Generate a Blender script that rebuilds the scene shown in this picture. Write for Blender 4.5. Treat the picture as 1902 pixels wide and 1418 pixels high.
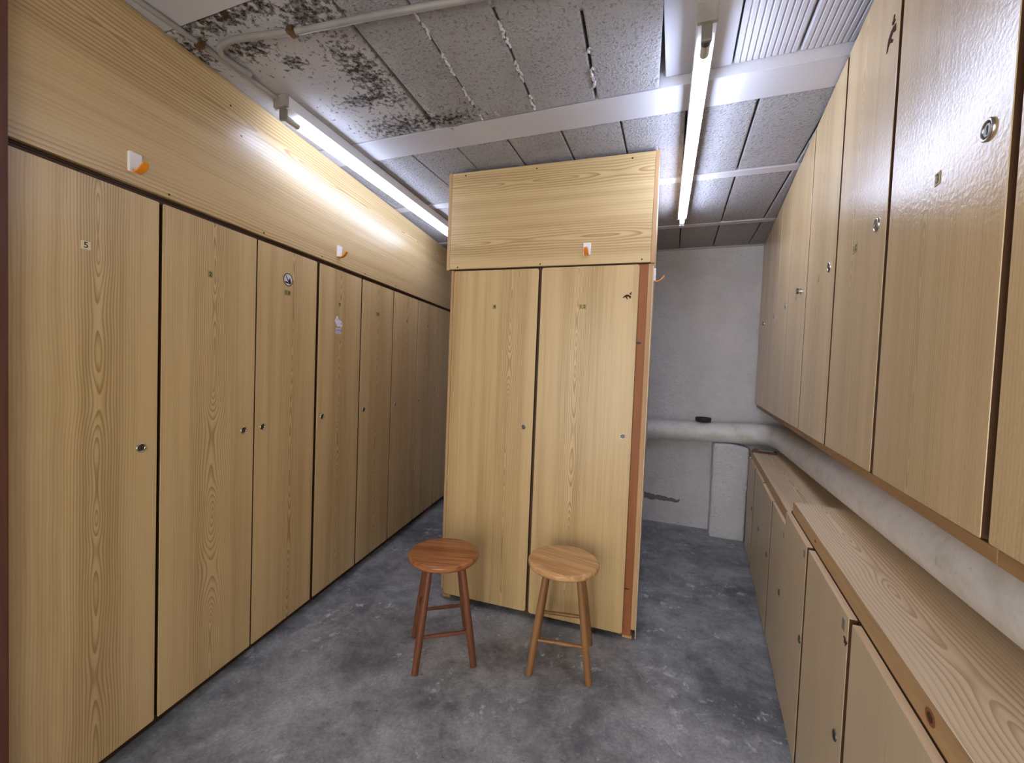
import bpy, bmesh, math, random
from mathutils import Vector, Matrix
random.seed(7)
for o in list(bpy.data.objects):
    bpy.data.objects.remove(o, do_unlink=True)
S = bpy.context.scene
COL = S.collection
PI = math.pi

# ------------------------------------------------------------------ camera
F_PX, PITCH, ROLL, CAM_Z = 792.15, -0.0342, 0.0391, 1.5
cam_d = bpy.data.cameras.new('camera')
cam_d.sensor_fit = 'HORIZONTAL'; cam_d.sensor_width = 36.0
cam_d.lens = F_PX / 1902 * 36.0
cam_d.clip_start = 0.02
cam = bpy.data.objects.new('camera', cam_d); COL.objects.link(cam)
fw = Vector((0, math.cos(PITCH), math.sin(PITCH))); rt = Vector((1, 0, 0)); up = rt.cross(fw)
rt2 = rt * math.cos(ROLL) + up * math.sin(ROLL); up2 = rt2.cross(fw)
cam.matrix_world = Matrix(((rt2.x, up2.x, -fw.x, 0), (rt2.y, up2.y, -fw.y, 0), (rt2.z, up2.z, -fw.z, CAM_Z), (0, 0, 0, 1)))
S.camera = cam

# ------------------------------------------------------------------ light, exposure
TUBE_STRENGTH = {'tube_left': 18.5, 'tube_right': 30.0}
TUBE_COLOR = (0.63, 0.73, 1.0)
w = bpy.data.worlds.new('world'); S.world = w; w.use_nodes = True
w.node_tree.nodes['Background'].inputs[0].default_value = (1.0, 0.95, 0.88, 1)   # added fill through the unseen front opening, lifts the lower room
w.node_tree.nodes['Background'].inputs[1].default_value = 3.2
S.view_settings.view_transform = 'Standard'
S.view_settings.look = 'None'
S.view_settings.exposure = 1.0
S.view_settings.gamma = 1.0
S.view_settings.use_curve_mapping = False
try:
    S.cycles.use_denoising = True
    S.cycles.max_bounces = 8
    S.cycles.diffuse_bounces = 6
except Exception:
    pass

# ------------------------------------------------------------------ frames of the room (angles from +Y towards +X)
AL, DL = 0.2128, -1.6609      # left locker fronts
AI, DI = 0.3182, 2.4377       # middle locker front
AR, DR = 0.4270, 0.418        # upper right cabinets
DC = 0.379                    # lower right cabinets
AB, DB = 0.3603, 4.512        # back wall / ceiling beams
ZC = 2.70
def fr(a, t, c, z=0.0):       # point: t along, c across
    return Vector((math.sin(a) * t + math.cos(a) * c, math.cos(a) * t - math.sin(a) * c, z))

# ------------------------------------------------------------------ node helpers
class NT:
    def __init__(s, name):
        s.m = bpy.data.materials.new(name); s.m.use_nodes = True
        s.t = s.m.node_tree; s.b = s.t.nodes['Principled BSDF']
    def n(s, typ, **kw):
        nd = s.t.nodes.new(typ)
        for k, v in kw.items():
            setattr(nd, k, v)
        return nd
    def put(s, sock, v):
        if hasattr(v, 'node'):
            s.t.links.new(v, sock)
        elif v is not None:
            if isinstance(v, tuple) and len(v) == 3 and sock.type == 'RGBA': v = v + (1,)
            sock.default_value = v
    def math(s, op, a, b=None, c=None, clamp=False):
        nd = s.n('ShaderNodeMath', operation=op, use_clamp=clamp)
        s.put(nd.inputs[0], a)
        if b is not None: s.put(nd.inputs[1], b)
        if c is not None: s.put(nd.inputs[2], c)
        return nd.outputs[0]
    def vmath(s, op, a, b):
        nd = s.n('ShaderNodeVectorMath', operation=op); s.put(nd.inputs[0], a); s.put(nd.inputs[1], b); return nd.outputs[0]
    def coord(s): return s.n('ShaderNodeTexCoord').outputs['Object']
    def sep(s, v):
        nd = s.n('ShaderNodeSeparateXYZ'); s.put(nd.inputs[0], v); return nd.outputs
    def comb(s, x, y, z):
        nd = s.n('ShaderNodeCombineXYZ'); s.put(nd.inputs[0], x); s.put(nd.inputs[1], y); s.put(nd.inputs[2], z); return nd.outputs[0]
    def noise(s, v, scale, detail=3.0, rough=0.55, dist=0.0, dims='3D'):
        nd = s.n('ShaderNodeTexNoise', noise_dimensions=dims)
        if dims == '1D': s.put(nd.inputs['W'], v)
        else: s.put(nd.inputs['Vector'], v)
        nd.inputs['Scale'].default_value = scale; nd.inputs['Detail'].default_value = detail
        nd.inputs['Roughness'].default_value = rough; nd.inputs['Distortion'].default_value = dist
        return nd.outputs[0]
    def ramp(s, f, pts, interp='LINEAR'):
        nd = s.n('ShaderNodeValToRGB'); cr = nd.color_ramp; cr.interpolation = interp
        while len(cr.elements) < len(pts): cr.elements.new(0.5)
        for e, (p, c) in zip(cr.elements, pts):
            e.position = p; e.color = (c if isinstance(c, tuple) else (c, c, c)) + ((1,) if not (isinstance(c, tuple) and len(c) == 4) else ())
        s.put(nd.inputs[0], f); return nd.outputs[0]
    def mix(s, f, a, b, mode='MIX'):
        nd = s.n('ShaderNodeMix', data_type='RGBA', blend_type=mode)
        s.put(nd.inputs[0], f); s.put(nd.inputs[6], a); s.put(nd.inputs[7], b); return nd.outputs[2]
    def smooth(s, x, lo, hi):
        nd = s.n('ShaderNodeMapRange', interpolation_type='SMOOTHSTEP')
        s.put(nd.inputs[0], x); nd.inputs[1].default_value = lo; nd.inputs[2].default_value = hi
        return nd.outputs[0]
    def bump(s, h, strength, dist=0.01, normal=None):
        nd = s.n('ShaderNodeBump'); s.put(nd.inputs['Height'], h)
        nd.inputs['Strength'].default_value = strength; nd.inputs['Distance'].default_value = dist
        if normal is not None: s.put(nd.inputs['Normal'], normal)
        return nd.outputs[0]
    def done(s, col, rough=0.5, normal=None, metal=0.0, spec=0.5):
        s.put(s.b.inputs['Base Color'], col); s.put(s.b.inputs['Roughness'], rough)
        s.b.inputs['Metallic'].default_value = metal
        s.b.inputs['Specular IOR Level'].default_value = spec
        if normal is not None: s.put(s.b.inputs['Normal'], normal)
        return s.m

def flat(name, col, rough=0.5, metal=0.0, spec=0.5, grain=None):
    t = NT(name)
    c = col
    if grain:
        f = t.noise(t.coord(), grain, 4)
        c = t.mix(t.smooth(f, .3, .7), tuple(x * .86 for x in col), tuple(min(1, x * 1.1) for x in col))
    return t.done(c, rough, None, metal, spec)

def laminate(name, cross='X', grain='Z', light=(.61, .44, .218), dark=(.35, .222, .085), spacing=.0098, period=.21, rough=.36,
             peel=0.25, center=-.03, contrast=1.2, depth=.085, spec=.5):
    """printed wood: growth rings cut lengthwise"""
    t = NT(name)
    co = t.sep(t.coord()); ix = {'X': 0, 'Y': 1, 'Z': 2}
    rnd = t.n('ShaderNodeObjectInfo').outputs['Random']
    r1 = t.math('MULTIPLY', rnd, 37.0)
    c = co[ix[cross]]; g = t.math('ADD', co[ix[grain]], r1)
    wob = t.math('MULTIPLY', t.math('SUBTRACT', t.noise(t.comb(t.math('MULTIPLY', c, 6), r1, t.math('MULTIPLY', g, 1.6)), 1.0, 2), .5), .030)
    c1 = t.math('ADD', t.math('ADD', c, wob), t.math('MULTIPLY_ADD', rnd, .04, center + 3 * period * 2))
    pp = t.math('PINGPONG', c1, period)
    d = t.math('MULTIPLY', t.math('SUBTRACT', t.noise(t.comb(t.math('MULTIPLY', c, 1.5), 3.3, g), 1.7, 1.5, .5), .5), depth * 2.4)
    r = t.math('SQRT', t.math('ADD', t.math('MULTIPLY', pp, pp), t.math('MULTIPLY', d, d)))
    v = t.math('DIVIDE', t.math('POWER', r, .92), spacing)
    saw = t.math('FRACT', v)
    ring = t.ramp(saw, [(0.0, 0.0), (.45, .12), (.80, .75), (.90, 1.0), (1.0, 0.0)])
    fade = t.ramp(t.math('DIVIDE', r, period), [(0.0, 1.0), (.30, .85), (.50, .34), (1.0, .26)])
    ring = t.math('MULTIPLY', ring, fade)
    streak = t.noise(t.comb(t.math('MULTIPLY', c, 95), 2.0, t.math('MULTIPLY', g, 2)), 1.0, 3, .6)
    band = t.noise(t.comb(t.math('MULTIPLY', c, 14), 5.0, t.math('MULTIPLY', g, .35)), 1.0, 2)
    f = t.math('MULTIPLY', ring, .95 * contrast)
    f = t.math('ADD', f, t.math('MULTIPLY', t.math('SUBTRACT', streak, .5), .75 * contrast))
    f = t.math('ADD', f, t.math('MULTIPLY', t.math('SUBTRACT', band, .45), 1.3 * contrast), None, True)
    col = t.mix(f, light, dark)
    n = t.bump(t.noise(t.coord(), 95, 2), peel, .0015)
    return t.done(col, rough, n, 0, spec)

def timber(name, light, dark, grain='Z', rough=.55, scale=1.0, spec=.4):
    t = NT(name)
    co = t.coord(); sx = {'X': (1.2, 22, 22), 'Y': (22, 1.2, 22), 'Z': (22, 22, 1.2)}[grain]
    rnd = t.math('MULTIPLY', t.n('ShaderNodeObjectInfo').outputs['Random'], 23.0)
    p = t.vmath('ADD', t.vmath('MULTIPLY', co, tuple(s * scale for s in sx)), t.comb(rnd, rnd, rnd))
    a = t.noise(p, 1.0, 3, .6, .6)
    b = t.noise(t.vmath('MULTIPLY', p, (4, 4, 4)), 1.0, 2)
    f = t.math('ADD', t.math('MULTIPLY', t.smooth(a, .3, .7), .75), t.math('MULTIPLY', b, .3), None, True)
    return t.done(t.mix(f, dark, light), rough, t.bump(a, .12, .002), 0, spec)

# ------------------------------------------------------------------ materials
M = {}
M['door'] = laminate('laminate_door')
M['door_right'] = laminate('laminate_door_right', light=(.60, .44, .235), dark=(.36, .24, .105), period=.26, rough=.25, peel=.55, contrast=.75, center=.02)
_b = M['door_right'].node_tree.nodes['Principled BSDF']; _b.inputs['Coat Weight'].default_value = .10; _b.inputs['Coat Roughness'].default_value = .24
M['door_low'] = laminate('laminate_door_low', light=(.60, .475, .30), dark=(.44, .33, .19), period=.4, contrast=.5, rough=.45)
M['fascia'] = laminate('laminate_fascia', 'Z', 'X', period=.27, center=.10, spacing=.017, rough=.33, depth=.06)
M['header'] = laminate('laminate_header', 'Z', 'X', light=(.61, .445, .222), dark=(.34, .215, .085), period=.17, center=.12, spacing=.016, contrast=1.15, depth=.05)
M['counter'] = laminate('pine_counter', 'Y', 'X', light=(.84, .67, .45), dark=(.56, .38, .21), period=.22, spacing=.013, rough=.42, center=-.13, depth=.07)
M['frame'] = timber('brown_frame', (.085, .036, .013), (.055, .023, .009))
M['frame_dark'] = timber('dark_frame', (.060, .030, .014), (.035, .018, .009))
M['redpost'] = timber('red_pine_post', (.34, .125, .040), (.26, .085, .026))
M['pine'] = timber('pine_edge', (.56, .36, .19), (.42, .24, .11))
M['pine_x'] = timber('pine_edge_lengthwise', (.84, .64, .42), (.68, .47, .27), 'X')
M['pine_lip'] = timber('pine_lip', (.42, .25, .115), (.30, .165, .07), 'X')
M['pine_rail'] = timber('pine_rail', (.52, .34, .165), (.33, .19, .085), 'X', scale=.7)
M['side'] = laminate('laminate_side', 'Y', 'Z', light=(.60, .50, .36), dark=(.5, .39, .25), contrast=.5)
M['jamb'] = timber('brown_jamb', (.135, .050, .030), (.08, .028, .018))
M['stool_red_seat'] = timber('red_brown_seat', (.46, .185, .065), (.20, .066, .020), 'X', .26, 1.7)
M['stool_red_leg'] = timber('red_brown_leg', (.20, .070, .034), (.11, .038, .019), 'Z', .38)
M['stool_oak_seat'] = timber('oak_seat', (.74, .45, .22), (.44, .225, .085), 'X', .26, 1.8)
M['stool_oak_leg'] = timber('oak_leg', (.33, .165, .062), (.22, .10, .036), 'Z', .38)
M['white_plastic'] = flat('white_plastic', (.80, .79, .80), .35)
M['orange'] = flat('orange_plastic', (.85, .28, .015), .35)
M['chrome'] = flat('chrome', (.52, .50, .46), .25, 1.0)
M['lock_core'] = flat('lock_core', (.13, .12, .10), .4, .8)
M['black'] = flat('black_slot', (.012, .011, .010), .6)
M['gold'] = flat('gold_plate', (.33, .265, .09), .5, .2)
M['cream_plate'] = flat('cream_plate', (.72, .62, .40), .5)
M['ink'] = flat('dark_ink', (.035, .028, .012), .6)
M['sticker_white'] = flat('sticker_white', (.72, .72, .80), .5)
M['sticker_blue'] = flat('sticker_blue', (.16, .19, .42), .5)
M['sticker_pale'] = flat('sticker_pale', (.62, .62, .70), .5)
M['sticker_brown'] = flat('sticker_brown', (.060, .028, .022), .9, 0, .05)
M['screw'] = flat('screw_head', (.06, .04, .03), .5, .6)
M['housing'] = flat('lamp_housing', (.70, .70, .72), .45)
M['housing_dirty'] = flat('lamp_end_cap', (.32, .29, .26), .6, grain=14)
M['holder'] = flat('lamp_holder', (.19, .17, .15), .5)
M['tube_end'] = flat('tube_end', (.50, .49, .46), .35, .5)
M['tube_ring'] = flat('tube_ring', (.03, .05, .06), .4)
M['brass'] = flat('rusty_clip', (.16, .09, .035), .5, .7)
M['black_rubber'] = flat('black_rubber', (.018, .018, .020), .55)
M['cement'] = flat('bare_cement', (.20, .185, .175), .9, grain=60)

def make_tube_mat(key):
    m = bpy.data.materials.new('lit_' + key); m.use_nodes = True; nt = m.node_tree
    nt.nodes.remove(nt.nodes['Principled BSDF'])
    e = nt.nodes.new('ShaderNodeEmission'); e.inputs[0].default_value = TUBE_COLOR + (1,); e.inputs[1].default_value = TUBE_STRENGTH[key]
    nt.links.new(e.outputs[0], nt.nodes['Material Output'].inputs[0]); return m
for _k in TUBE_STRENGTH: M[_k] = make_tube_mat(_k)

def floor_mat():
    t = NT('worn_concrete'); co = t.coord()
    big = t.noise(co, 1.9, 6, .66, .5)
    mid = t.noise(co, 8.0, 9, .76, .15)
    fine = t.noise(co, 75, 5, .75)
    f = t.math('ADD', t.math('MULTIPLY', big, .58), t.math('MULTIPLY', mid, .42))
    col = t.ramp(f, [(.40, (.140, .150, .172)), (.48, (.275, .288, .312)), (.545, (.40, .418, .448)), (.64, (.56, .58, .615))])
    col = t.mix(t.smooth(fine, .35, .75), t.mix(.38, col, (.06, .06, .065)), col)
    sc1 = t.smooth(t.noise(co, 15, 9, .74, .4), .545, .64)
    sc2 = t.smooth(t.noise(co, 2.6, 3), .47, .62)
    scuff = t.math('MULTIPLY', t.math('MULTIPLY', sc1, sc2), .75)
    col = t.mix(scuff, col, (.74, .74, .79))
    dk = t.smooth(t.noise(t.vmath('ADD', co, (5, 2, 0)), 22, 6, .75), .58, .70)
    col = t.mix(t.math('MULTIPLY', dk, .55), col, (.03, .03, .033))
    n = t.bump(t.math('ADD', mid, t.math('MULTIPLY', fine, .4)), .35, .006)
    return t.done(col, t.ramp(mid, [(.3, .48), (.7, .75)]), n, 0, .45)
M['floor'] = floor_mat()

def wall_mat():
    t = NT('white_rough_plaster'); co = t.coord()
    n1 = t.noise(co, 16, 7, .7); n2 = t.noise(co, 75, 3, .6)
    col = t.ramp(t.noise(co, 3, 5, .6), [(.3, (.76, .75, .78)), (.65, (.87, .86, .90))])
    z = t.sep(co)[2]
    dirt = t.math('MULTIPLY', t.smooth(t.noise(co, 14, 6, .7), .60, .72), t.smooth(z, 1.0, .0))
    col = t.mix(t.math('MULTIPLY', dirt, .6), col, (.33, .30, .25))
    n = t.bump(t.math('ADD', n1, t.math('MULTIPLY', n2, .35)), 1.0, .035)
    return t.done(col, .85, n, 0, .3)
M['wall'] = wall_mat()

def ceiling_mat(name, rough_amt, base, smooth_left=False):
    t = NT(name); co = t.coord(); x, y, z = t.sep(co)
    g1 = t.noise(co, 105, 3, .6); g2 = t.noise(co, 80, 4, .7); g3 = t.noise(co, 8, 5, .6)
    rnd = t.noise(co, 1.1, 2)
    col = t.mix(t.smooth(rnd, .35, .65), tuple(c * .90 for c in base), tuple(min(1, c * 1.06) for c in base))
    if rough_amt > .3:
        pmask = t.math('MAXIMUM', t.smooth(x, -1.2, -1.1), t.smooth(y, 1.9, 2.0)) if smooth_left else 1.0
        pit = t.smooth(g2, .54, .64)
        col = t.mix(t.math('MULTIPLY', t.math('MULTIPLY', pit, pmask), .5), col, (.12, .105, .095))
    # damp flaking areas with dark mould, given as soft blobs in the slab's own coordinates
    blobs = [(-1.55, 1.08, .30, .05), (-1.24, 1.16, .12, .10), (-1.26, 1.48, .09, .22), (-1.12, 1.86, .20, .07), (-1.36, 1.62, .16, .05),
             (-1.50, 1.33, .05, .05), (-1.88, 1.16, .10, .10), (-1.35, 1.86, .18, .10), (-1.62, 1.22, .10, .05)]
    if smooth_left:
        acc = None
        for bx, by, sx, sy in blobs:
            dx = t.math('DIVIDE', t.math('SUBTRACT', x, bx), sx); dy = t.math('DIVIDE', t.math('SUBTRACT', y, by), sy)
            e = t.math('EXPONENT', t.math('MULTIPLY', t.math('ADD', t.math('MULTIPLY', dx, dx), t.math('MULTIPLY', dy, dy)), -.8))
            acc = e if acc is None else t.math('MAXIMUM', acc, e)
        flake = t.noise(co, 46, 6, .70, .1)
        thr = t.math('MULTIPLY_ADD', acc, .205, flake)
        mould = t.smooth(thr, .70, .745)
        edge = t.smooth(thr, .62, .70)
        col = t.mix(t.math('MULTIPLY', edge, .45), col, (.30, .27, .235))
        col = t.mix(mould, col, (.07, .045, .030))
        stain = t.math('MULTIPLY', t.smooth(t.noise(co, 5, 4, .6), .52, .70), t.smooth(t.noise(co, 1.7, 2), .45, .6))
        col = t.mix(t.math('MULTIPLY', stain, .30), col, (.30, .225, .16))
        h = t.math('ADD', t.math('MULTIPLY', g1, .5), t.math('MULTIPLY', g2, 1.0))
        rough_mask = t.smooth(t.math('MULTIPLY_ADD', t.math('SUBTRACT', g3, .5), .25, x), -1.22, -1.06)
        rough_mask = t.math('MAXIMUM', rough_mask, t.smooth(y, 1.9, 2.0))
        h = t.math('MULTIPLY', h, t.math('MULTIPLY_ADD', rough_mask, .88, .12))
        h = t.math('SUBTRACT', h, t.math('MULTIPLY', mould, .9))
        h = t.math('ADD', h, t.math('MULTIPLY', t.math('MULTIPLY', edge, flake), .8))
    else:
        h = t.math('ADD', t.math('MULTIPLY', g1, .5), g2)
    n = t.bump(h, rough_amt, .018)
    return t.done(col, .95, n, 0, .10)
M['block'] = ceiling_mat('rough_block', 1.0, (.47, .455, .46), True)
M['beam'] = ceiling_mat('beam_paint', .10, (.54, .53, .56))
M['panel'] = ceiling_mat('ribbed_panel_paint', .05, (.58, .57, .61))
M['mortar'] = ceiling_mat('mortar_bead', .5, (.62, .60, .60))

def pipe_mat():
    t = NT('painted_pipe'); co = t.coord()
    n1 = t.noise(co, 9, 6, .7); n2 = t.noise(co, 40, 4, .65)
    col = t.ramp(n1, [(.3, (.58, .565, .54)), (.55, (.74, .73, .73)), (.75, (.78, .775, .79))])
    col = t.mix(t.math('MULTIPLY', t.smooth(n2, .6, .72), .4), col, (.30, .27, .23))
    return t.done(col, .38, t.bump(n1, .25, .008), 0, .5)
M['pipe'] = pipe_mat()
M['conduit'] = flat('grey_conduit', (.30, .285, .27), .45, grain=8)

# ------------------------------------------------------------------ mesh helpers
class MB:
    def __init__(s): s.v = []; s.f = []; s.mi = []; s.mats = []; s.sm = []
    def slot(s, m):
        if m not in s.mats: s.mats.append(m)
        return s.mats.index(m)
    def add(s, verts, faces, m, smooth=False):
        b = len(s.v); k = s.slot(m)
        s.v += [tuple(v) for v in verts]
        for f in faces: s.f.append([b + i for i in f]); s.mi.append(k); s.sm.append(smooth)
        return s
    def bm(s, bm, m, smooth=False):
        bm.verts.index_update()
        s.add([v.co[:] for v in bm.verts], [[v.index for v in f.verts] for f in bm.faces], m, smooth); bm.free(); return s
    def box(s, x0, x1, y0, y1, z0, z1, m, bev=0.0, seg=2):
        bm = bmesh.new(); bmesh.ops.create_cube(bm, size=1)
        for v in bm.verts:
            v.co = Vector(((x0 + x1) / 2 + v.co.x * (x1 - x0), (y0 + y1) / 2 + v.co.y * (y1 - y0), (z0 + z1) / 2 + v.co.z * (z1 - z0)))
        if bev > 0: bmesh.ops.bevel(bm, geom=bm.edges[:], offset=bev, segments=seg, profile=.5, affect='EDGES')
        return s.bm(bm, m)
    def prism(s, pts, y0, y1, m, bev=0.0, edge=None):
        """outline in XZ extruded along Y"""
        bm = bmesh.new()
        a = [bm.verts.new((p[0], y0, p[1])) for p in pts]; b = [bm.verts.new((p[0], y1, p[1])) for p in pts]
        f0 = bm.faces.new(a); f1 = bm.faces.new(b[::-1]); n = len(pts)
        for i in range(n): bm.faces.new((a[i], b[i], b[(i + 1) % n], a[(i + 1) % n]))
        bmesh.ops.recalc_face_normals(bm, faces=bm.faces[:])
        if bev > 0:
            bmesh.ops.bevel(bm, geom=list(f0.edges), offset=bev, segments=2, profile=.5, affect='EDGES')
        if edge:
            bm.normal_update(); bm.verts.index_update()
            k0 = len(s.f); k = s.slot(edge); side = [abs(f.normal.y) < .3 for f in bm.faces]
            s.bm(bm, m)
            for i, q in enumerate(side):
                if q: s.mi[k0 + i] = k
            return s
        return s.bm(bm, m)
    def panel(s, x0, x1, z0, z1, y0, y1, m, r=.006, bev=.0015, edge=None):
        pts = []
        for cx, cz, a0 in ((x1 - r, z1 - r, 0), (x0 + r, z1 - r, 90), (x0 + r, z0 + r, 180), (x1 - r, z0 + r, 270)):
            for k in range(4):
                a = math.radians(a0 + k * 30); pts.append((cx + r * math.cos(a), cz + r * math.sin(a)))
        return s.prism(pts[::-1], y0, y1, m, bev, edge)
    def disc(s, x, z, y0, y1, r, m, seg=20):      # short cylinder along Y
        pts = [(x + r * math.cos(2 * PI * k / seg), z + r * math.sin(2 * PI * k / seg)) for k in range(seg)]
        return s.prism(pts, y0, y1, m)
    def ring(s, x, z, y0, y1, r0, r1, m, seg=24):
        P = [];
        for k in range(seg):
            c, q = math.cos(2 * PI * k / seg), math.sin(2 * PI * k / seg)
            for rr, yy in ((r0, y1), (r0, y0), ((r0 + r1) / 2, y0 - (r0 - r1) * .25), (r1, y0), (r1, y1)): P.append((x + rr * c, yy, z + rr * q))
        Fc = []
        for k in range(seg):
            j = (k + 1) % seg
            for i in range(4): Fc.append((5 * k + i, 5 * k + i + 1, 5 * j + i + 1, 5 * j + i))
        return s.add(P, Fc, m, True)
    def tube(s, path, r, m, seg=16, cap=True, smooth=True):
        path = [Vector(p) for p in path]; R = r if isinstance(r, (list, tuple)) else [r] * len(path)
        P = []; up = None
        for i, p in enumerate(path):
            d = (path[min(i + 1, len(path) - 1)] - path[max(i - 1, 0)]).normalized()
            if up is None:
                up = Vector((0, 0, 1)) if abs(d.z) < .9 else Vector((1, 0, 0))
            a = d.cross(up).normalized(); b = a.cross(d).normalized(); up = b
            for k in range(seg):
                t = 2 * PI * k / seg; P.append(p + (a * math.cos(t) + b * math.sin(t)) * R[i])
        Fc = []
        for i in range(len(path) - 1):
            for k in range(seg):
                j = (k + 1) % seg; Fc.append((i * seg + k, i * seg + j, (i + 1) * seg + j, (i + 1) * seg + k))
        s.add(P, Fc, m, smooth)
        if cap:
            n = len(path) - 1
            s.add(P[:seg], [list(range(seg))[::-1]], m); s.add(P[n * seg:], [list(range(seg))], m)
        return s
    def lathe(s, prof, m, seg=48, c=(0, 0)):
        P = []
        for r, z in prof:
            for k in range(seg): P.append((c[0] + r * math.cos(2 * PI * k / seg), c[1] + r * math.sin(2 * PI * k / seg), z))
        Fc = [];
        for i in range(len(prof) - 1):
            for k in range(seg):
                j = (k + 1) % seg; Fc.append((i * seg + k, i * seg + j, (i + 1) * seg + j, (i + 1) * seg + k))
        s.add(P, Fc, m, True)
        for i, rev in ((0, True), (len(prof) - 1, False)):
            if prof[i][0] > 1e-5:
                q = [i * seg + k for k in range(seg)]; b = len(s.v) - len(P)
                s.f.append([b + k for k in (q[::-1] if rev else q)]); s.mi.append(s.slot(m)); s.sm.append(False)
        return s
    def text(s, string, x, z, h, y, m, width=1.0):
        cu = bpy.data.curves.new('t', 'FONT'); cu.body = string; cu.size = h / .72; cu.align_x = 'CENTER'; cu.align_y = 'CENTER'; cu.extrude = .0003; cu.offset = h * .022
        ob = bpy.data.objects.new('t', cu); COL.objects.link(ob)
        dg = bpy.context.evaluated_depsgraph_get(); dg.update()
        me = bpy.data.meshes.new_from_object(ob.evaluated_get(dg))
        s.add([(x + v.co.x * width, y - v.co.z, z + v.co.y) for v in me.vertices], [list(p.vertices) for p in me.polygons], m)
        bpy.data.objects.remove(ob, do_unlink=True); bpy.data.curves.remove(cu); bpy.data.meshes.remove(me); return s
    def build(s, name, parent=None, loc=None, rz=0.0):
        me = bpy.data.meshes.new(name); me.from_pydata(s.v, [], s.f)
        for m in s.mats: me.materials.append(M[m])
        for p, k, q in zip(me.polygons, s.mi, s.sm): p.material_index = k; p.use_smooth = q
        me.update()
        _b = bmesh.new(); _b.from_mesh(me); bmesh.ops.recalc_face_normals(_b, faces=_b.faces[:]); _b.to_mesh(me); _b.free()
        o = bpy.data.objects.new(name, me); COL.objects.link(o)
        if parent: o.parent = parent
        if loc is not None: o.location = loc
        o.rotation_euler.z = rz
        return o

def thing(name, label, cat, loc, rz=0.0, group=None):
    o = bpy.data.objects.new(name, None); COL.objects.link(o); o.empty_display_size = .1
    o.location = loc; o.rotation_euler.z = rz
    o['label'] = label; o['category'] = cat
    if group: o['group'] = group
    return o
def tag(o, label, cat, group=None):
    o['label'] = label; o['category'] = cat
    if group: o['group'] = group
    return o
def struct(o): o['kind'] = 'structure'; return o

# ------------------------------------------------------------------ the room
TH_L, TH_I, TH_R = PI / 2 - AL, -AI, -PI / 2 - AR      # fronts look along local -Y, local X runs to the viewer's right
b = MB(); b.box(-3.6, 4.2, -2.2, 6.2, -.12, 0, 'floor'); struct(b.build('floor'))

# back wall in its own frame: X across, Y away from the room
b = MB()
prof = [(.0, -.02), (.0, 2.155), (-.018, 2.205), (-.022, 2.62), (-.022, 2.9), (.15, 2.9), (.15, -.02)]
nx = 2; xs = [-4.2, 1.6]
P = [(x, y, z) for x in xs for (y, z) in prof]; n = len(prof)
b.add(P, [(i, (i + 1) % n, n + (i + 1) % n, n + i) for i in range(n)] + [list(range(n))[::-1], [n + i for i in range(n)]], 'wall')
wb = struct(b.build('wall_back', None, fr(AB, DB, 0), -AB))
# bare cement patch on the back wall
rr = random.Random(3); pts = []
N = 26
for k in range(N):
    u = k / (N - 1); pts.append((-.42 + .52 * u, .298 - .045 * u + rr.uniform(-.009, .009)))
pts += [(.118, .262), (.122, .245), (.112, .228)]
for k in range(N):
    u = 1 - k / (N - 1); pts.append((-.42 + .52 * u, .218 + .012 * (1 - u) + rr.uniform(-.008, .008)))
b = MB(); b.prism(pts, -.006, .004, 'cement'); b.build('cement_patch', wb)
# other walls
b = MB(); b.box(-1.4, 6.0, .0, .12, -.02, 2.9, 'wall'); struct(b.build('wall_left', None, fr(AL, 0, DL - .52), TH_L))
b = MB(); b.box(-6.0, 2.2, .0, .12, -.02, 2.9, 'wall'); struct(b.build('wall_right', None, fr(AR, 0, .752), TH_R))
b = MB()
b.box(-3.2, -1.35, -.12, 0, -.02, 2.9, 'wall'); b.box(.65, 1.6, -.12, 0, -.02, 2.9, 'wall'); b.box(-1.35, .65, -.12, 0, 2.35, 2.9, 'wall')  # unseen opening behind the camera, made wide to let the world fill in
struct(b.build('wall_front', None, fr(AL, -.75, 0), -AL))
# brown door casing at the photograph's left edge
b = MB(); b.box(.73, .872, -.026, .10, 0, 2.695, 'jamb', .004); struct(b.build('trim_1', None, fr(AL, 0, DL), TH_L))

# pillar stump beside the back pipe
bm = bmesh.new(); bmesh.ops.create_cube(bm, size=1)
for v in bm.verts: v.co = Vector((.528 + v.co.x * .292, 4.42 + v.co.y * .19, .425 + v.co.z * .87))
bmesh.ops.bevel(bm, geom=bm.edges[:], offset=.022, segments=3, profile=.5, affect='EDGES')
bmesh.ops.subdivide_edges(bm, edges=[e for e in bm.edges if e.calc_length() > .1], cuts=6, use_grid_fill=True)
rr = random.Random(5)
for v in bm.verts:
    if v.co.z > .02: v.co += Vector((rr.uniform(-.004, .004), rr.uniform(-.003, .003), rr.uniform(-.004, .004)))
    if v.co.z > .8: v.co.z += .014 * math.sin((v.co.x - .38) * 14)
b = MB(); b.bm(bm, 'wall', True); struct(b.build('pillar', None, (0, 0, 0), -AB))

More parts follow.
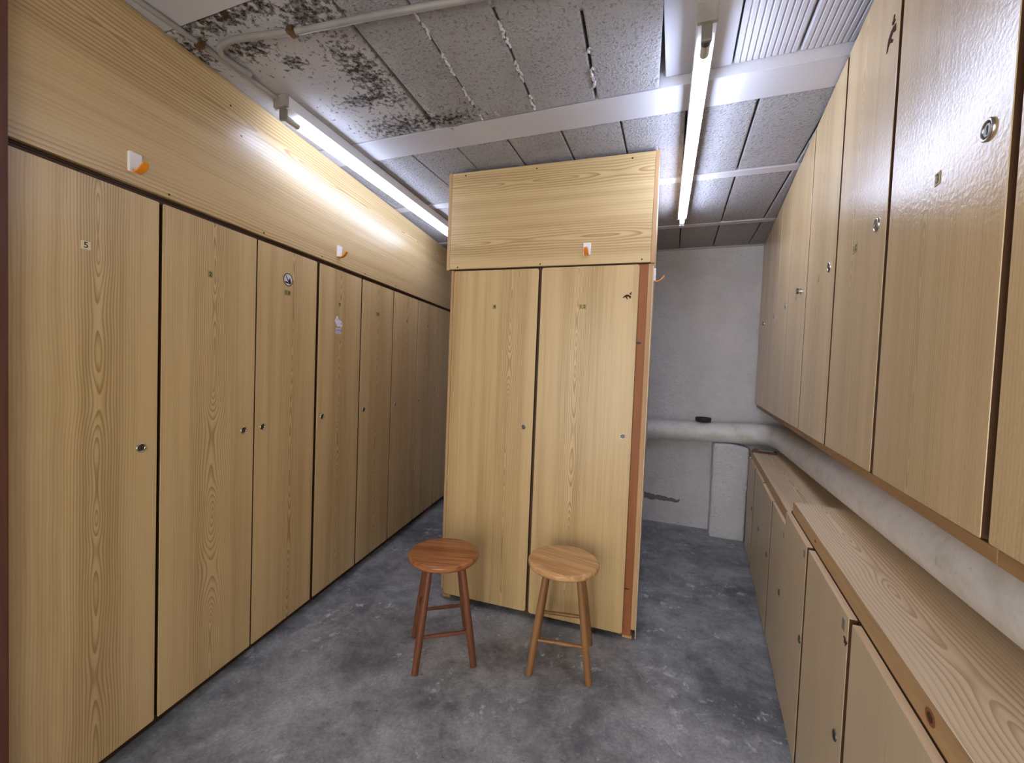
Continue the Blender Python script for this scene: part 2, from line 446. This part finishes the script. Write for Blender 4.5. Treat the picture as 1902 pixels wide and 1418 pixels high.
# ceiling: slab, beams, blocks between the beams (X across, Y along, in the beams' own frame)
b = MB()
b.box(-4.6, 2.4, -2.6, 6.6, 2.86, 2.98, 'beam')
b.box(-4.5, 2.3, -2.5, -.02, 2.705, 2.86, 'block')
def block(x0, x1, y0, y1, z, skew=0.0, m='block'):
    bm = bmesh.new(); bmesh.ops.create_cube(bm, size=1)
    for v in bm.verts:
        far = v.co.y > 0
        v.co = Vector(((x0 if v.co.x < 0 else x1) - (skew if far else 0), y1 if far else y0, z if v.co.z < 0 else 2.87))
    bmesh.ops.bevel(bm, geom=[e for e in bm.edges if all(v.co.z < 2.8 for v in e.verts)], offset=.006, segments=2, profile=.5, affect='EDGES')
    b.bm(bm, m)
for y0, y1 in ((.83, 1.058), (1.933, 2.125), (2.832, 2.908), (3.745, 3.812), (4.455, 4.60)):
    b.box(-4.5, 2.3, y0, y1, 2.700, 2.87, 'beam', .003)
g = .004
rr = random.Random(11)
def row(xs, y0, y1, z, jit=.003, skew=0.0):
    for x0, x1 in zip(xs[:-1], xs[1:]):
        q = g * rr.uniform(.6, 1.3)
        block(x0 + q, x1 - q, y0 + .003, y1 - .004, z + rr.uniform(-jit, jit), skew)
grid = [-4.42 + .2945 * k for k in range(23)]
row([x for x in grid], -.02, .83, 2.704)
row([-4.4, -3.2, -2.2], 1.062, 1.925, 2.699)
block(-2.196, -1.125, 1.062, 1.927, 2.700, .075)
row([-1.122, -.872, -.607, -.322, -.055], 1.062, 1.925, 2.696, .002, .055)
row(grid, 2.125, 2.832, 2.703)
row(grid, 2.908, 3.745, 2.703)
row(grid, 3.812, 4.455, 2.704)
# recessed flat channel and ribbed panels over the right aisle
b.box(-.09, .158, 1.062, 1.93, 2.742, 2.87, 'panel', .002)
for px in (.166, .392, .618, .844, 1.07, 1.296):
    prof = []; step = .0205; x = px
    b.box(px, px + .218, 1.062, 1.93, 2.748, 2.87, 'panel', .001)
    for k in range(10):
        b.box(px + .004 + k * .0215, px + .004 + k * .0215 + .0165, 1.062, 1.93, 2.7435, 2.752, 'panel', .002, 1)
ceil = struct(b.build('ceiling', None, (0, 0, 0), -AB))
# crumbly mortar along two joints of the damp bay
b = MB()
for xa, xb in ((-.872, -.930), (-.607, -.662), (-.322, -.378)):
    y = 1.10
    while y < 1.90:
        L = rr.uniform(.006, .022)
        if math.sin(y * 31 + xa * 9) > -.35 and (xa < -.5 or y > 1.6):
            x = xa + (xb - xa) * (y - 1.06) / .86 + .004 + rr.uniform(-.006, .006)
            bm = bmesh.new(); bmesh.ops.create_icosphere(bm, subdivisions=1, radius=1)
            for v in bm.verts:
                v.co = Vector((x + v.co.x * rr.uniform(.003, .009), y + L / 2 + v.co.y * L * rr.uniform(.4, .9), 2.696 + v.co.z * rr.uniform(.003, .009)))
            b.bm(bm, 'mortar')
        y += L * .8
b.build('mortar_bead', ceil)
# thick smeared plaster over the joints, with broken edges
from mathutils import noise as mn
def smear(cx, cy, sx, sy, rot, hmax, seed, n=72):
    b = MB(); H = {}; V = []; Fc = []; idx = {}
    c, q = math.cos(rot), math.sin(rot)
    for i in range(n + 1):
        for j in range(n + 1):
            u = (i / n - .5) * 2.6; v = (j / n - .5) * 2.6
            p = Vector((u * sx * 18 + seed, v * sy * 18, seed)); p2 = Vector((u * sx * 60, v * sy * 60 + seed, 0))
            f = 1 - (u * u + v * v) + .75 * mn.noise(p) + .35 * mn.noise(p2)
            h = hmax * max(-.3, min(1, f * 2.5)) * (.75 + .5 * mn.noise(p * .7)) + .0022 * mn.noise(p2 * 1.6)
            H[i, j] = f
            V.append((cx + c * u * sx - q * v * sy, cy + q * u * sx + c * v * sy, 2.6985 - max(h, -.002)))
    for i in range(n):
        for j in range(n):
            if max(H[i, j], H[i + 1, j], H[i, j + 1], H[i + 1, j + 1]) > 0:
                k = i * (n + 1) + j; Fc.append((k, k + n + 1, k + n + 2, k + 1))
    used = sorted({k for f in Fc for k in f}); mp = {k: i for i, k in enumerate(used)}
    b.add([V[k] for k in used], [[mp[k] for k in f] for f in Fc], 'block', True)
    return b.build('plaster_smear', ceil)
smear(-1.055, 1.73, .085, .20, .35, .008, 3.0)
smear(-.93, 1.865, .10, .045, .1, .008, 8.0)
smear(-.33, 1.36, .26, .07, .22, .006, 5.0)
smear(-.62, 1.28, .10, .05, .2, .005, 15.0)

# ------------------------------------------------------------------ hardware
def lock_parts(door, x, z, y=0.0, r=.0165, kind='ring', name='lock', ring_m='chrome'):
    b = MB()
    if kind == 'knob':
        b.disc(x, z, y - .003, y, r * .8, 'chrome'); b.disc(x, z, y - .012, y - .003, r * .45, 'chrome'); b.disc(x, z, y - .020, y - .012, r * .75, 'lock_core')
    else:
        b.ring(x, z, y - .003, y, r, r * .72, ring_m)
        b.disc(x, z, y - .0012, y + .001, r * .74, 'black'); b.disc(x, z, y - .0026, y, r * .55, 'lock_core')
        b.box(x - r * .10, x + r * .10, y - .0032, y - .002, z - r * .36, z + r * .36, 'black')
    return b.build(name, door)
def plate_part(door, s, x, z, y=0.0, h=.026, m='gold', name='number_plate'):
    b = MB(); n = max(1, len(s)); wd = .022 * n
    if m == 'cream_plate': wd = .026
    b.box(x - wd / 2, x + wd / 2, y - .0012, y + .0005, z - h / 2, z + h / 2, m)
    if s:
        for i, ch in enumerate(s):
            b.text(ch, x + (i - (n - 1) / 2) * .021, z, h * .74, y - .0014, 'ink', 1.05)
    return b.build(name, door)
def squirrel(door, x, z, y, s=1.0, rot=0.0):
    b = MB(); c, q = math.cos(rot), math.sin(rot)
    def pr(pts):
        b.prism([(x + s * (c * px - q * pz), z + s * (q * px + c * pz)) for px, pz in pts], y - .0012, y, 'sticker_brown')
    pr([(-.027, -.006), (-.021, -.008), (-.016, -.004), (-.010, -.004), (-.002, -.017), (.003, -.017), (-.003, -.002), (.006, -.001), (.014, -.012), (.017, -.012), (.021, .000), (.012, .007), (.002, .011), (-.010, .010), (-.018, .004)])
    pr([(.010, .015), (.014, .010), (.022, .009), (.022, .013), (.018, .015), (.025, .022), (.022, .026), (.016, .020), (.011, .021)])
    return b.build('animal_sticker', door)

HOOK_GROUP = None
def hook(label, loc, rz):
    t = thing('wall_hook', label, 'hook', loc, rz)
    b = MB(); b.panel(-.021, .021, -.035, .035, -.010, 0, 'white_plastic', .004, .0025); b.build('backplate', t)
    b = MB(); path = []
    pts = [(-.006, -.026)] + [(-.010 - .046 * math.sin(a) ** 1.0 * (a / (PI * .5)) , -.030 - .010 * math.sin(a * 1.6) + .034 * (a / (PI * .5)) ** 2.2) for a in [PI * .5 * k / 10 for k in range(11)]]
    V = []; th = .0045
    for i, (yy, zz) in enumerate(pts):
        p0 = pts[max(i - 1, 0)]; p1 = pts[min(i + 1, len(pts) - 1)]
        d = Vector((p1[0] - p0[0], p1[1] - p0[1])).normalized(); nn = Vector((-d.y, d.x)) * th / 2
        wd = .0125 * (1.0 if i < len(pts) - 2 else (.9 if i == len(pts) - 2 else .7))
        V += [(-wd, yy + nn.x, zz + nn.y), (wd, yy + nn.x, zz + nn.y), (wd, yy - nn.x, zz - nn.y), (-wd, yy - nn.x, zz - nn.y)]
    Fc = []
    for i in range(len(pts) - 1):
        for k in range(4): Fc.append((4 * i + k, 4 * i + (k + 1) % 4, 4 * i + 4 + (k + 1) % 4, 4 * i + 4 + k))
    Fc += [[3, 2, 1, 0], [4 * len(pts) - 4 + k for k in range(4)]]
    b.add(V, Fc, 'orange'); o = b.build('hook_arm', t); o['label'] = 'orange curved hook arm'
    return t

# ------------------------------------------------------------------ tall lockers on the left
gaps = [.862, 1.307, 1.764, 2.2135, 2.6716, 3.1264, 3.5823, 4.0472, 4.5035]
gw = [.004, .013, .008, .023, .014, .013, .011, .010, .010]
nums = ['5', '2', '10', '9', '14', '1', '8', '']
locks = [(1.242, 1.148), (1.700, 1.150), (1.814, 1.152), (2.275, 1.155), (2.733, 1.157), (3.200, 1.160), (3.655, 1.160), (4.124, 1.160)]
nump = [(1.068, 1.840), (1.515, 1.844), (1.968, 1.846), (2.424, 1.852), (2.887, 1.852), (3.362, 1.853), (3.808, 1.854), None]
llab = ['tall wood-grain locker numbered 5, nearest on the left, beside the brown door casing',
        'tall wood-grain locker numbered 2, second from the door casing, lock at its right edge',
        'tall wood-grain locker numbered 10 with a round bird sticker above the number',
        'tall wood-grain locker with a white animal and blue name sticker below its number plate',
        'tall wood-grain locker just beyond the one with the white animal sticker, two-digit plate',
        'tall wood-grain locker numbered 1, third from the far end of the left row in view',
        'tall wood-grain locker second from the far end of the left row in view',
        'last tall locker in view on the left, partly hidden behind the free-standing locker block']
for i in range(8):
    t0, t1 = gaps[i], gaps[i + 1]; tc = (t0 + t1) / 2; hw = (t1 - t0) / 2
    t = thing('tall_locker', llab[i], 'locker', fr(AL, tc, DL), TH_L, 'tall lockers along the left wall')
    b = MB(); b.box(-hw + .0005, hw - .0005, .021, .50, .05, 2.082, 'frame'); b.build('carcass', t)
    b = MB(); b.box(-hw + .0005, hw - .0005, .055, .48, 0, .05, 'frame_dark'); b.build('plinth', t)
    b = MB(); b.panel(-hw + gw[i] / 2, hw - gw[i + 1] / 2, .064, 2.066, 0, .019, 'door', edge='frame'); d = b.build('door', t)
    lock_parts(d, locks[i][0] - tc, locks[i][1])
    if nump[i]: plate_part(d, nums[i], nump[i][0] - tc, nump[i][1], 0, .026, 'cream_plate' if i == 0 else 'gold')
    if i == 2:
        x, z = 1.970 - tc, 1.915
        b = MB(); b.ring(x, z, -.0012, .0004, .034, .030, 'sticker_brown'); b.disc(x, z, -.0008, .0004, .031, 'sticker_pale', 28)
        b.prism([(x - .018, z + .022), (x - .008, z + .010), (x + .002, z - .004), (x + .012, z + .012), (x + .020, z - .010), (x + .026, z - .012), (x + .014, z - .014), (x + .004, z - .012), (x - .006, z - .002), (x - .016, z + .014)], -.0016, -.0007, 'sticker_brown')
        b.prism([(x - .024, z - .012), (x - .010, z - .010), (x + .006, z - .014), (x + .022, z - .012), (x + .016, z - .022), (x - .002, z - .019), (x - .018, z - .020)], -.0015, -.0007, 'sticker_brown')
        b.build('bird_sticker', d)
    if i == 3:
        x, z = 2.418 - tc, 1.735
        b = MB()
        b.prism([(x - .040, z + .010), (x - .034, z + .022), (x - .026, z + .030), (x - .022, z + .042), (x - .012, z + .042), (x - .008, z + .030), (x - .002, z + .020), (x + .012, z + .020), (x + .030, z + .012), (x + .036, z - .006), (x + .034, z - .022), (x + .022, z - .026), (x + .010, z - .018), (x - .002, z - .024), (x - .018, z - .022), (x - .024, z - .010), (x - .032, z - .002)], -.0014, .0002, 'sticker_white')
        b.disc(x - .017, z + .020, -.0018, -.001, .004, 'sticker_blue', 8); b.disc(x + .024, z - .002, -.0018, -.001, .005, 'sticker_blue', 8)
        b.panel(x - .030, x + .026, z - .068, z - .032, -.0012, .0002, 'sticker_pale', .004, 0)
        b.text('DANI', x - .002, z - .047, .017, -.0014, 'sticker_blue', 1.0)
        b.box(x - .024, x + .022, -.0016, -.001, z - .064, z - .061, 'sticker_blue')
        b.build('animal_sticker', d)
# fascia board over the left lockers
t = thing('fascia_panel', 'long wood-grain board above the left locker row up to the ceiling', 'panel', fr(AL, 0, DL), TH_L)
b = MB(); b.panel(.862, 4.70, 2.092, 2.696, -.001, .019, 'fascia', .003); b.build('board', t)
b = MB(); b.box(.862, 4.70, .020, .48, 2.084, 2.690, 'frame_dark'); b.build('box_behind', t)
for tt, zz in ((1.335, 2.108), (1.80, 2.108), (2.24, 2.108), (2.70, 2.108), (3.15, 2.108), (1.66, 2.50), (1.60, 2.60)):
    b = MB(); b.disc(tt, zz, -.0025, 0, .0042, 'screw', 10); b.build('screw', t)
hook('white and orange hook over locker number 5, nearest on the left board', fr(AL, 1.209, DL + .001, 2.168), TH_L)
hook('white and orange hook on the left board above the locker with the animal sticker', fr(AL, 2.400, DL + .001, 2.178), TH_L)

# ------------------------------------------------------------------ free-standing locker block in the middle
DEP = 1.45
t = thing('double_locker', 'free-standing double locker in the middle, doors numbered 4 and 12, behind the two stools', 'locker', fr(AI, DI, 0)*0 + Vector((math.sin(AI) * DI, math.cos(AI) * DI, 0)), TH_I)
b = MB(); b.box(-1.231, -1.213, -.0, DEP, .062, 2.088, 'pine', .001); b.build('side_panel', t)
b = MB(); b.box(-.050, -.027, -.0, DEP, .062, 2.088, 'pine', .001); b.box(-.0265, -.022, .004, DEP, .012, 2.088, 'side'); b.build('side_panel', t)
for x0, x1, m in ((-1.213, -1.185, 'redpost'), (-.690, -.610, 'frame'), (-.118, -.050, 'redpost')):
    b = MB(); b.box(x0, x1, .006 if x1 < -.1 else .004, .06, .02, 2.088, m, .001); b.build('post', t)
b = MB(); b.box(-1.185, -.118, .008, .05, 2.03, 2.088, 'frame'); b.build('top_rail', t)
for kx, kz, ka, kb in ((-.083, 1.658, .013, .007), (-.084, .285, .020, .004)):
    b = MB(); b.prism([(kx + ka * math.cos(k * PI / 8), kz + kb * math.sin(k * PI / 8)) for k in range(16)], .0030, .006, 'frame_dark'); b.build('knot', t)
b = MB(); b.box(-1.20, -.06, .05, DEP - .02, .05, 2.085, 'frame_dark'); b.build('carcass', t)
b = MB(); b.box(-1.20, -.075, .12, DEP - .02, 0.0, .05, 'frame_dark'); b.build('plinth', t)
for x0 in (-1.225, -.095):
    b = MB(); b.box(x0, x0 + .052, .015, .09, 0, .021, 'pine', .002); b.build('foot_block', t)
b = MB(); b.panel(-1.203, -.658, .040, 2.080, -.018, .003, 'door', .014, .002, 'frame'); d = b.build('door', t)
d['label'] = 'left door with number 4'
lock_parts(d, -.714, 1.146, -.018, .0155); plate_part(d, '4', -.926, 1.858, -.018)
b = MB(); b.panel(-.640, -.095, .036, 2.082, -.018, .003, 'door', .014, .002, 'frame'); d = b.build('door', t)
d['label'] = 'right door with number 12 and small brown animal sticker'
lock_parts(d, -.142, 1.141, -.018, .0155); plate_part(d, '12', -.395, 1.855, -.018); squirrel(d, -.152, 1.909, -.018, .95)
# header box over it
t = thing('header_box', 'wood-grain box on top of the middle locker, reaching the ceiling', 'box', Vector((math.sin(AI) * DI, math.cos(AI) * DI, 0)), TH_I)
b = MB(); b.panel(-1.240, -.042, 2.094, 2.684, -.010, .010, 'header', .002); b.build('front_board', t)
for x0, x1 in ((-1.262, -1.241), (-.041, -.020)):
    b = MB(); b.box(x0, x1, -.010, DEP, 2.090, 2.688, 'pine', .001); b.build('side_board', t)
b = MB(); b.box(-1.24, -.042, .012, DEP, 2.092, 2.685, 'frame_dark'); b.build('core', t)
for x, z in ((-.655, 2.106), (-.087, 2.110), (-1.185, 2.106), (-.161, 2.658), (-.698, 2.660), (-1.15, 2.664)):
    b = MB(); b.disc(x, z, -.0125, -.009, .0045, 'screw', 10); b.build('screw', t)
def frI(x, y, z): return Vector((math.sin(AI) * (DI + y) + math.cos(AI) * x, math.cos(AI) * (DI + y) - math.sin(AI) * x, z))
hook('white and orange hook on the front of the middle header box', frI(-.385, -.010, 2.178), TH_I)
hook('white and orange hook on the right side of the middle locker, seen edge-on', frI(-.0215, .10, 2.045), TH_I + PI / 2)

# ------------------------------------------------------------------ upper cabinets on the right
rg = [.415, .934, 1.453, 1.958, 2.4745, 2.9985, 3.431, 3.928, 4.22, 4.535]
rlock = [None, (1.008, 1.937), (1.536, 1.943), (2.051, 1.942), (2.604, 1.945), (3.074, 1.937), (3.556, 1.937), (4.085, 1.94), (4.46, 1.942)]
rplate = [None, (1.183, 1.938, '3'), (1.727, 1.939, '12'), (2.224, 1.942, ''), (2.740, 1.946, ''), (3.241, 1.936, ''), None, None, None]
rlab = ['upper cabinet nearest on the right, only its far edge showing at the picture border',
        'upper right cabinet with bluish lamp glare and a large lock ring beside its near edge',
        'upper right cabinet with a dark animal sticker near the top and plate 12',
        'third fully visible upper cabinet on the right, its lock ring above a thin plate',
        'upper right cabinet with a small protruding chrome knob, nearer of the two with knobs',
        'upper right cabinet just beyond the nearer knob, seen at a sharp angle',
        'upper right cabinet third from the far wall, a narrow sliver with a dark lock',
        'upper right cabinet with the farther chrome knob, second from the back wall',
        'last upper cabinet on the right, against the white back wall']
for i in range(9):
    t0, t1 = rg[i], rg[i + 1]; tc = (t0 + t1) / 2; hw = (t1 - t0) / 2
    t = thing('wall_cabinet', rlab[i], 'cabinet', fr(AR, tc, DR), TH_R, 'upper cabinets along the right wall')
    b = MB(); b.box(-hw + .0005, hw - .0005, .021, .325, 1.240, 2.690, 'frame'); b.build('carcass', t)
    b = MB(); b.box(-hw + .0005, hw - .0005, .017, .32, 1.214, 1.240, 'pine_lip', .0015); b.build('bottom_lip', t)
    gp = .0115 if i < 4 else .006
    b = MB(); b.panel(-hw + gp, hw - gp, 1.250, 2.693, 0, .0165, 'door_right', .004, .0012, 'frame'); d = b.build('door', t)
    # local X runs towards the camera here
    if rlock[i]: lock_parts(d, tc - rlock[i][0], rlock[i][1], 0, .0195, 'knob' if i in (4, 7) else 'ring', 'knob' if i in (4, 7) else 'lock')
    if rplate[i]: plate_part(d, rplate[i][2], tc - rplate[i][0], rplate[i][1] - .012, 0, .026)
    if i == 2: squirrel(d, tc - 1.520, 2.453, 0, 1.5, .5)

# ------------------------------------------------------------------ lower cabinets on the right
cg = [.355, .872, 1.388, 1.907, 2.392, 2.828, 3.305, 3.780, 4.20, 4.30]
clab = ['low cabinet nearest on the right, cut off by the bottom picture border',
        'low right cabinet with its lock near the bottom border, beside the one with the sticker',
        'low right cabinet with number plate and brown sticker at its top corner',
        'low right cabinet under the start of the raised counter, farthest of the taller ones',
        'nearest of the lower-set cabinets, just beyond the step in the counter',
        'second of the lower-set cabinets beyond the counter step',
        'third of the lower-set cabinets beyond the counter step',
        'fourth of the lower-set cabinets beyond the counter step, near the white pillar',
        'narrow strip cabinet at the far end beside the white pillar']
# index 2 spans 1.388..1.907 and carries the sticker at its near top corner
clab[1], clab[2] = 'low right cabinet second from the bottom border, plain door beside the one with the sticker', 'low right cabinet with dark number plate and brown sticker at its near top corner'
for i in range(9):
    t0, t1 = cg[i], cg[i + 1]; tc = (t0 + t1) / 2; hw = (t1 - t0) / 2
    near = i < 4; zt = .862 if near else .788 - .002 * (i % 2)
    t = thing('low_cabinet', clab[i], 'cabinet', fr(AR, tc, DC), TH_R, 'low cabinets along the right wall')
    b = MB(); b.box(-hw + .0005, hw - .0005, .021, .365, 0.0, .868 if near else .79, 'frame'); b.build('carcass', t)
    gp = .012 if near else .006
    dy = (0, .0, -.001, -.002, .001, -.002, .002, -.001, .0)[i]
    b = MB(); b.panel(-hw + gp, hw - gp, .012, zt, dy, .019, 'door_low', .005, .0012, 'frame'); 
    b.box(-hw + gp + .003, hw - gp - .003, dy + .0012, .0185, zt - .004, zt + .0008, 'pine_x'); d = b.build('door', t)
    lk = {2: (1.450, .502), 3: (1.940, .495), 4: (2.447, .44), 5: (2.92, .443), 6: (3.386, .443), 7: (3.858, .45), 1: (.93, .50)}.get(i)
    if lk: lock_parts(d, tc - lk[0], lk[1], dy, .015, 'ring', 'lock', 'lock_core')
    if i == 2:
        plate_part(d, '', tc - 1.440, .826, dy, .030, 'holder'); squirrel(d, tc - 1.418, .792, dy, .6, -.6)
    if i == 3: plate_part(d, '', tc - 1.952, .824, dy, .026, 'holder')
    if i == 4: plate_part(d, '', tc - 2.425, .735, dy, .026, 'holder')
def counter(label, t0, t1, zb, ztop, c0, front):
    tc = (t0 + t1) / 2; hw = (t1 - t0) / 2
    t = thing('counter_top', label, 'counter', fr(AR, tc, c0), TH_R)
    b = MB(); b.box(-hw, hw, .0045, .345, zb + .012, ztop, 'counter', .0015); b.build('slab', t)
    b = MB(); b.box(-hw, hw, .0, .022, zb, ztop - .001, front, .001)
    b.build('front_rail', t)
    # a knot in the rail
    if ztop > .9:
        for tk, s in ((1.005, 1.0), (1.9, .5)):
            b = MB(); x = tc - tk
            pts = [(x + .020 * s * math.cos(k * PI / 8), zb + .028 + .014 * s * math.sin(k * PI / 8)) for k in range(16)]
            b.prism(pts, -.0006, .002, 'redpost'); b.prism([(x + .55 * (px - x), zb + .028 + .6 * (pz - zb - .028)) for px, pz in pts], -.0008, .002, 'frame'); b.build('knot', t)
    return t
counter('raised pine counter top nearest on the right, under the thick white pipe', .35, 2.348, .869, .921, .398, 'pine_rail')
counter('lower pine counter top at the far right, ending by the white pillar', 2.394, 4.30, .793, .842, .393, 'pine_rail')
o = MB(); o.box(-.09, .09, 0, .10, 0, .018, 'jamb', .002); o.box(-.05, .07, .02, .08, .018, .022, 'conduit', .001)
tag(o.build('wooden_board', None, fr(AR, 4.20, .48, .8425), TH_R + PI / 2 - .2), 'small dark red board lying at the far end of the lower counter', 'board')

# ------------------------------------------------------------------ thick pipe: along the back wall, round the corner, along the right wall
def pB(bx, by, z): return fr(AB, by, bx, z)
p_corner = fr(AR, 4.44, .600, .978)
pth = [fr(AR, .2, .622, 1.116)] + [fr(AR, t, .622 - .006 * (t / 4.4), 1.123 - .0345 * t) for t in (1.0, 2.0, 3.0, 4.1)]
pth_corner = []
A0 = pth[-1]; B0 = pB(.70, 4.402, .974); K = fr(AR, 4.44, .612, .977)
for k in range(1, 9):
    u = k / 9; pth_corner.append((1 - u) ** 2 * A0 + 2 * u * (1 - u) * K + u * u * B0)
t = thing('drain_pipe', 'thick white painted pipe along the back wall and right wall between cabinets', 'pipe', (0, 0, 0))
b = MB(); b.tube(pth, .095, 'pipe', 32); b.build('long_run', t)
b = MB(); b.tube([A0] + pth_corner + [B0], .0955, 'pipe', 32); b.build('elbow', t)
b = MB(); b.tube([B0, pB(.2, 4.402, .957), pB(-.4, 4.402, .938), pB(-1.6, 4.402, .90)], .0945, 'pipe', 32); b.build('back_run', t)
b = MB(); b.tube([B0 + (pB(.64, 4.402, .972) - B0) * k for k in (0, .25)], .0985, 'pipe', 32); b.build('joint_collar', t)
b = MB(); b.lathe([(.0, .002), (.064, .002), (.067, .006), (.070, .030), (.070, .036), (.066, .038), (.062, .036), (.059, .030), (0, .030)], 'black_rubber', 32)
tag(b.build('rubber_disc', None, pB(.285, 4.385, 1.0575)), 'small round black rubber disc lying on top of the back wall pipe', 'disc')

# ------------------------------------------------------------------ stools
def stool(label, cx, cy, feet, zt, seat, leg, rot, R=.181):
    t = thing('round_stool', label, 'stool', (cx, cy, 0), rot, 'round wooden stools')
    c, s = math.cos(-rot), math.sin(-rot)
    F4 = [Vector((c * (x - cx) - s * (y - cy), s * (x - cx) + c * (y - cy), 0)) for x, y in feet]
    b = MB(); b.lathe([(0.0, zt - .036), (R - .022, zt - .036), (R - .010, zt - .034), (R - .003, zt - .027), (R, zt - .019), (R - .0005, zt - .010), (R - .003, zt - .005), (R - .008, zt - .0012), (R - .013, zt), (0, zt)], seat, 64)
    b.build('seat', t)
    tops = [Vector((f.x * .56, f.y * .56, zt - .034)) for f in F4]
    for f, q in zip(F4, tops):
        b = MB(); b.tube([f, f.lerp(q, .3), f.lerp(q, .7), q], [.0165, .0185, .0175, .0155], leg, 14); b.build('leg', t)
    for i, j, z in ((0, 1, .165), (2, 3, .160), (0, 2, .235), (1, 3, .235)):
        a0 = F4[i].lerp(tops[i], z / (zt - .034)); a1 = F4[j].lerp(tops[j], z / (zt - .034))
        b = MB(); b.tube([a0, a0.lerp(a1, .5), a1], [.0085, .0105, .0085], leg, 12); b.build('stretcher', t)
    return t
stool('red-brown round wooden stool, left of the two, before the door numbered 4', -.318, 2.182,
      [(-.414, 2.006), (-.137, 2.079), (-.481, 2.290), (-.205, 2.366)], .530, 'stool_red_seat', 'stool_red_leg', -.12)
stool('paler orange oak round stool, right of the two, before the door numbered 12', .300, 2.150,
      [(.137, 2.037), (.421, 1.985), (.196, 2.333), (.480, 2.281)], .528, 'stool_oak_seat', 'stool_oak_leg', -.55)

# ------------------------------------------------------------------ fluorescent lamps
def lamp(label, pa, pb, zt, hw, ring=False, top=2.698):
    """pa near end, pb far end of the tube (x, y)"""
    a = Vector((pa[0], pa[1], 0)); e = Vector((pb[0], pb[1], 0)); d = e - a; L = d.length
    th = math.atan2(d.y, d.x)
    t = thing('fluorescent_lamp', label, 'lamp', (a.x, a.y, zt), th, 'ceiling fluorescent lamps')
    hz = top - zt
    b = MB(); b.box(-.06, L + .03, -hw, hw, .034, hz, 'housing', .003); b.build('housing', t)
    b = MB(); b.box(-.075, -.058, -hw - .001, hw + .001, .032, hz, 'housing_dirty', .002); b.build('end_cap', t)
    b = MB(); b.box(L + .03, L + .045, -hw - .001, hw + .001, .032, hz, 'housing', .002); b.build('end_cap', t)
    for x0, m in ((-.060, 'holder'), (L + .022, 'housing')):
        b = MB(); b.prism([(x0, .036), (x0 + .016, .036), (x0 + .016, -.012), (x0 + .012, -.018), (x0 + .004, -.018), (x0, -.012)], -.016, .016, m, 0); b.build('tube_holder', t)
    b = MB(); b.tube([(.035, 0, 0), (L * .5, 0, 0), (L + .0, 0, 0)], .0145, 'tube_right' if ring else 'tube_left', 14); b.build('tube', t)
    b = MB(); b.tube([(-.045, 0, 0), (.035, 0, 0)], .0148, 'tube_end', 18); b.build('tube_cap', t)
    b = MB(); b.tube([(L, 0, 0), (L + .025, 0, 0)], .0148, 'tube_end', 18); b.build('tube_cap', t)
    if ring:
        b = MB(); b.tube([(-.046, 0, 0), (-.022, 0, 0)], .0158, 'tube_ring', 18); b.build('tube_ring', t)
    return t
lamp('lit fluorescent tube lamp on the left, running beside the left board to behind the locker', (-1.086, 2.055), (-.524, 3.95), 2.612, .036)
lamp('lit fluorescent tube lamp on the right, over the aisle between middle locker and right cabinets', (.606, 1.475), (1.190, 3.140), 2.600, .030, True, 2.696)

# ------------------------------------------------------------------ conduits on the ceiling
def con(bx, by, z=2.688): return fr(AB, by, bx, z)
t = thing('conduit', 'grey conduit running along the left board from the border to the left lamp', 'pipe', (0, 0, 0))
b = MB(); b.tube([con(-1.752, .30), con(-1.752, .9), con(-1.753, 1.29), con(-1.750, 1.505, 2.682)], .0105, 'conduit', 14); b.build('tube_run', t)
b = MB(); b.box(-.016, .016, -.012, .012, -.014, .012, 'brass', .003); b.build('clip', t, con(-1.752, 1.125, 2.686), -AB)
t = thing('conduit', 'grey conduit bending out of the corner and crossing the flaking ceiling blocks', 'pipe', (0, 0, 0))
bend = [(-1.722, 1.30), (-1.724, 1.22), (-1.716, 1.185), (-1.692, 1.158), (-1.655, 1.146), (-1.60, 1.143), (-1.50, 1.156), (-1.313, 1.190), (-1.003, 1.219), (-.644, 1.262), (-.2, 1.30), (.0, 1.318)]
b = MB(); b.tube([con(x, y, 2.679 if i > 1 else 2.681) for i, (x, y) in enumerate(bend)], .0115, 'conduit', 14); b.build('tube_run', t)
b = MB(); b.tube([con(-1.722, 1.285, 2.683), con(-1.722, 1.31, 2.683)], .014, 'conduit', 14); b.build('coupling', t)
b = MB(); b.box(-.014, .014, -.018, .018, -.016, .009, 'brass', .003); b.disc(0, -.018, -.03, -.018, .004, 'brass', 8); b.build('clip', t, con(-1.345, 1.184, 2.682), -AB)
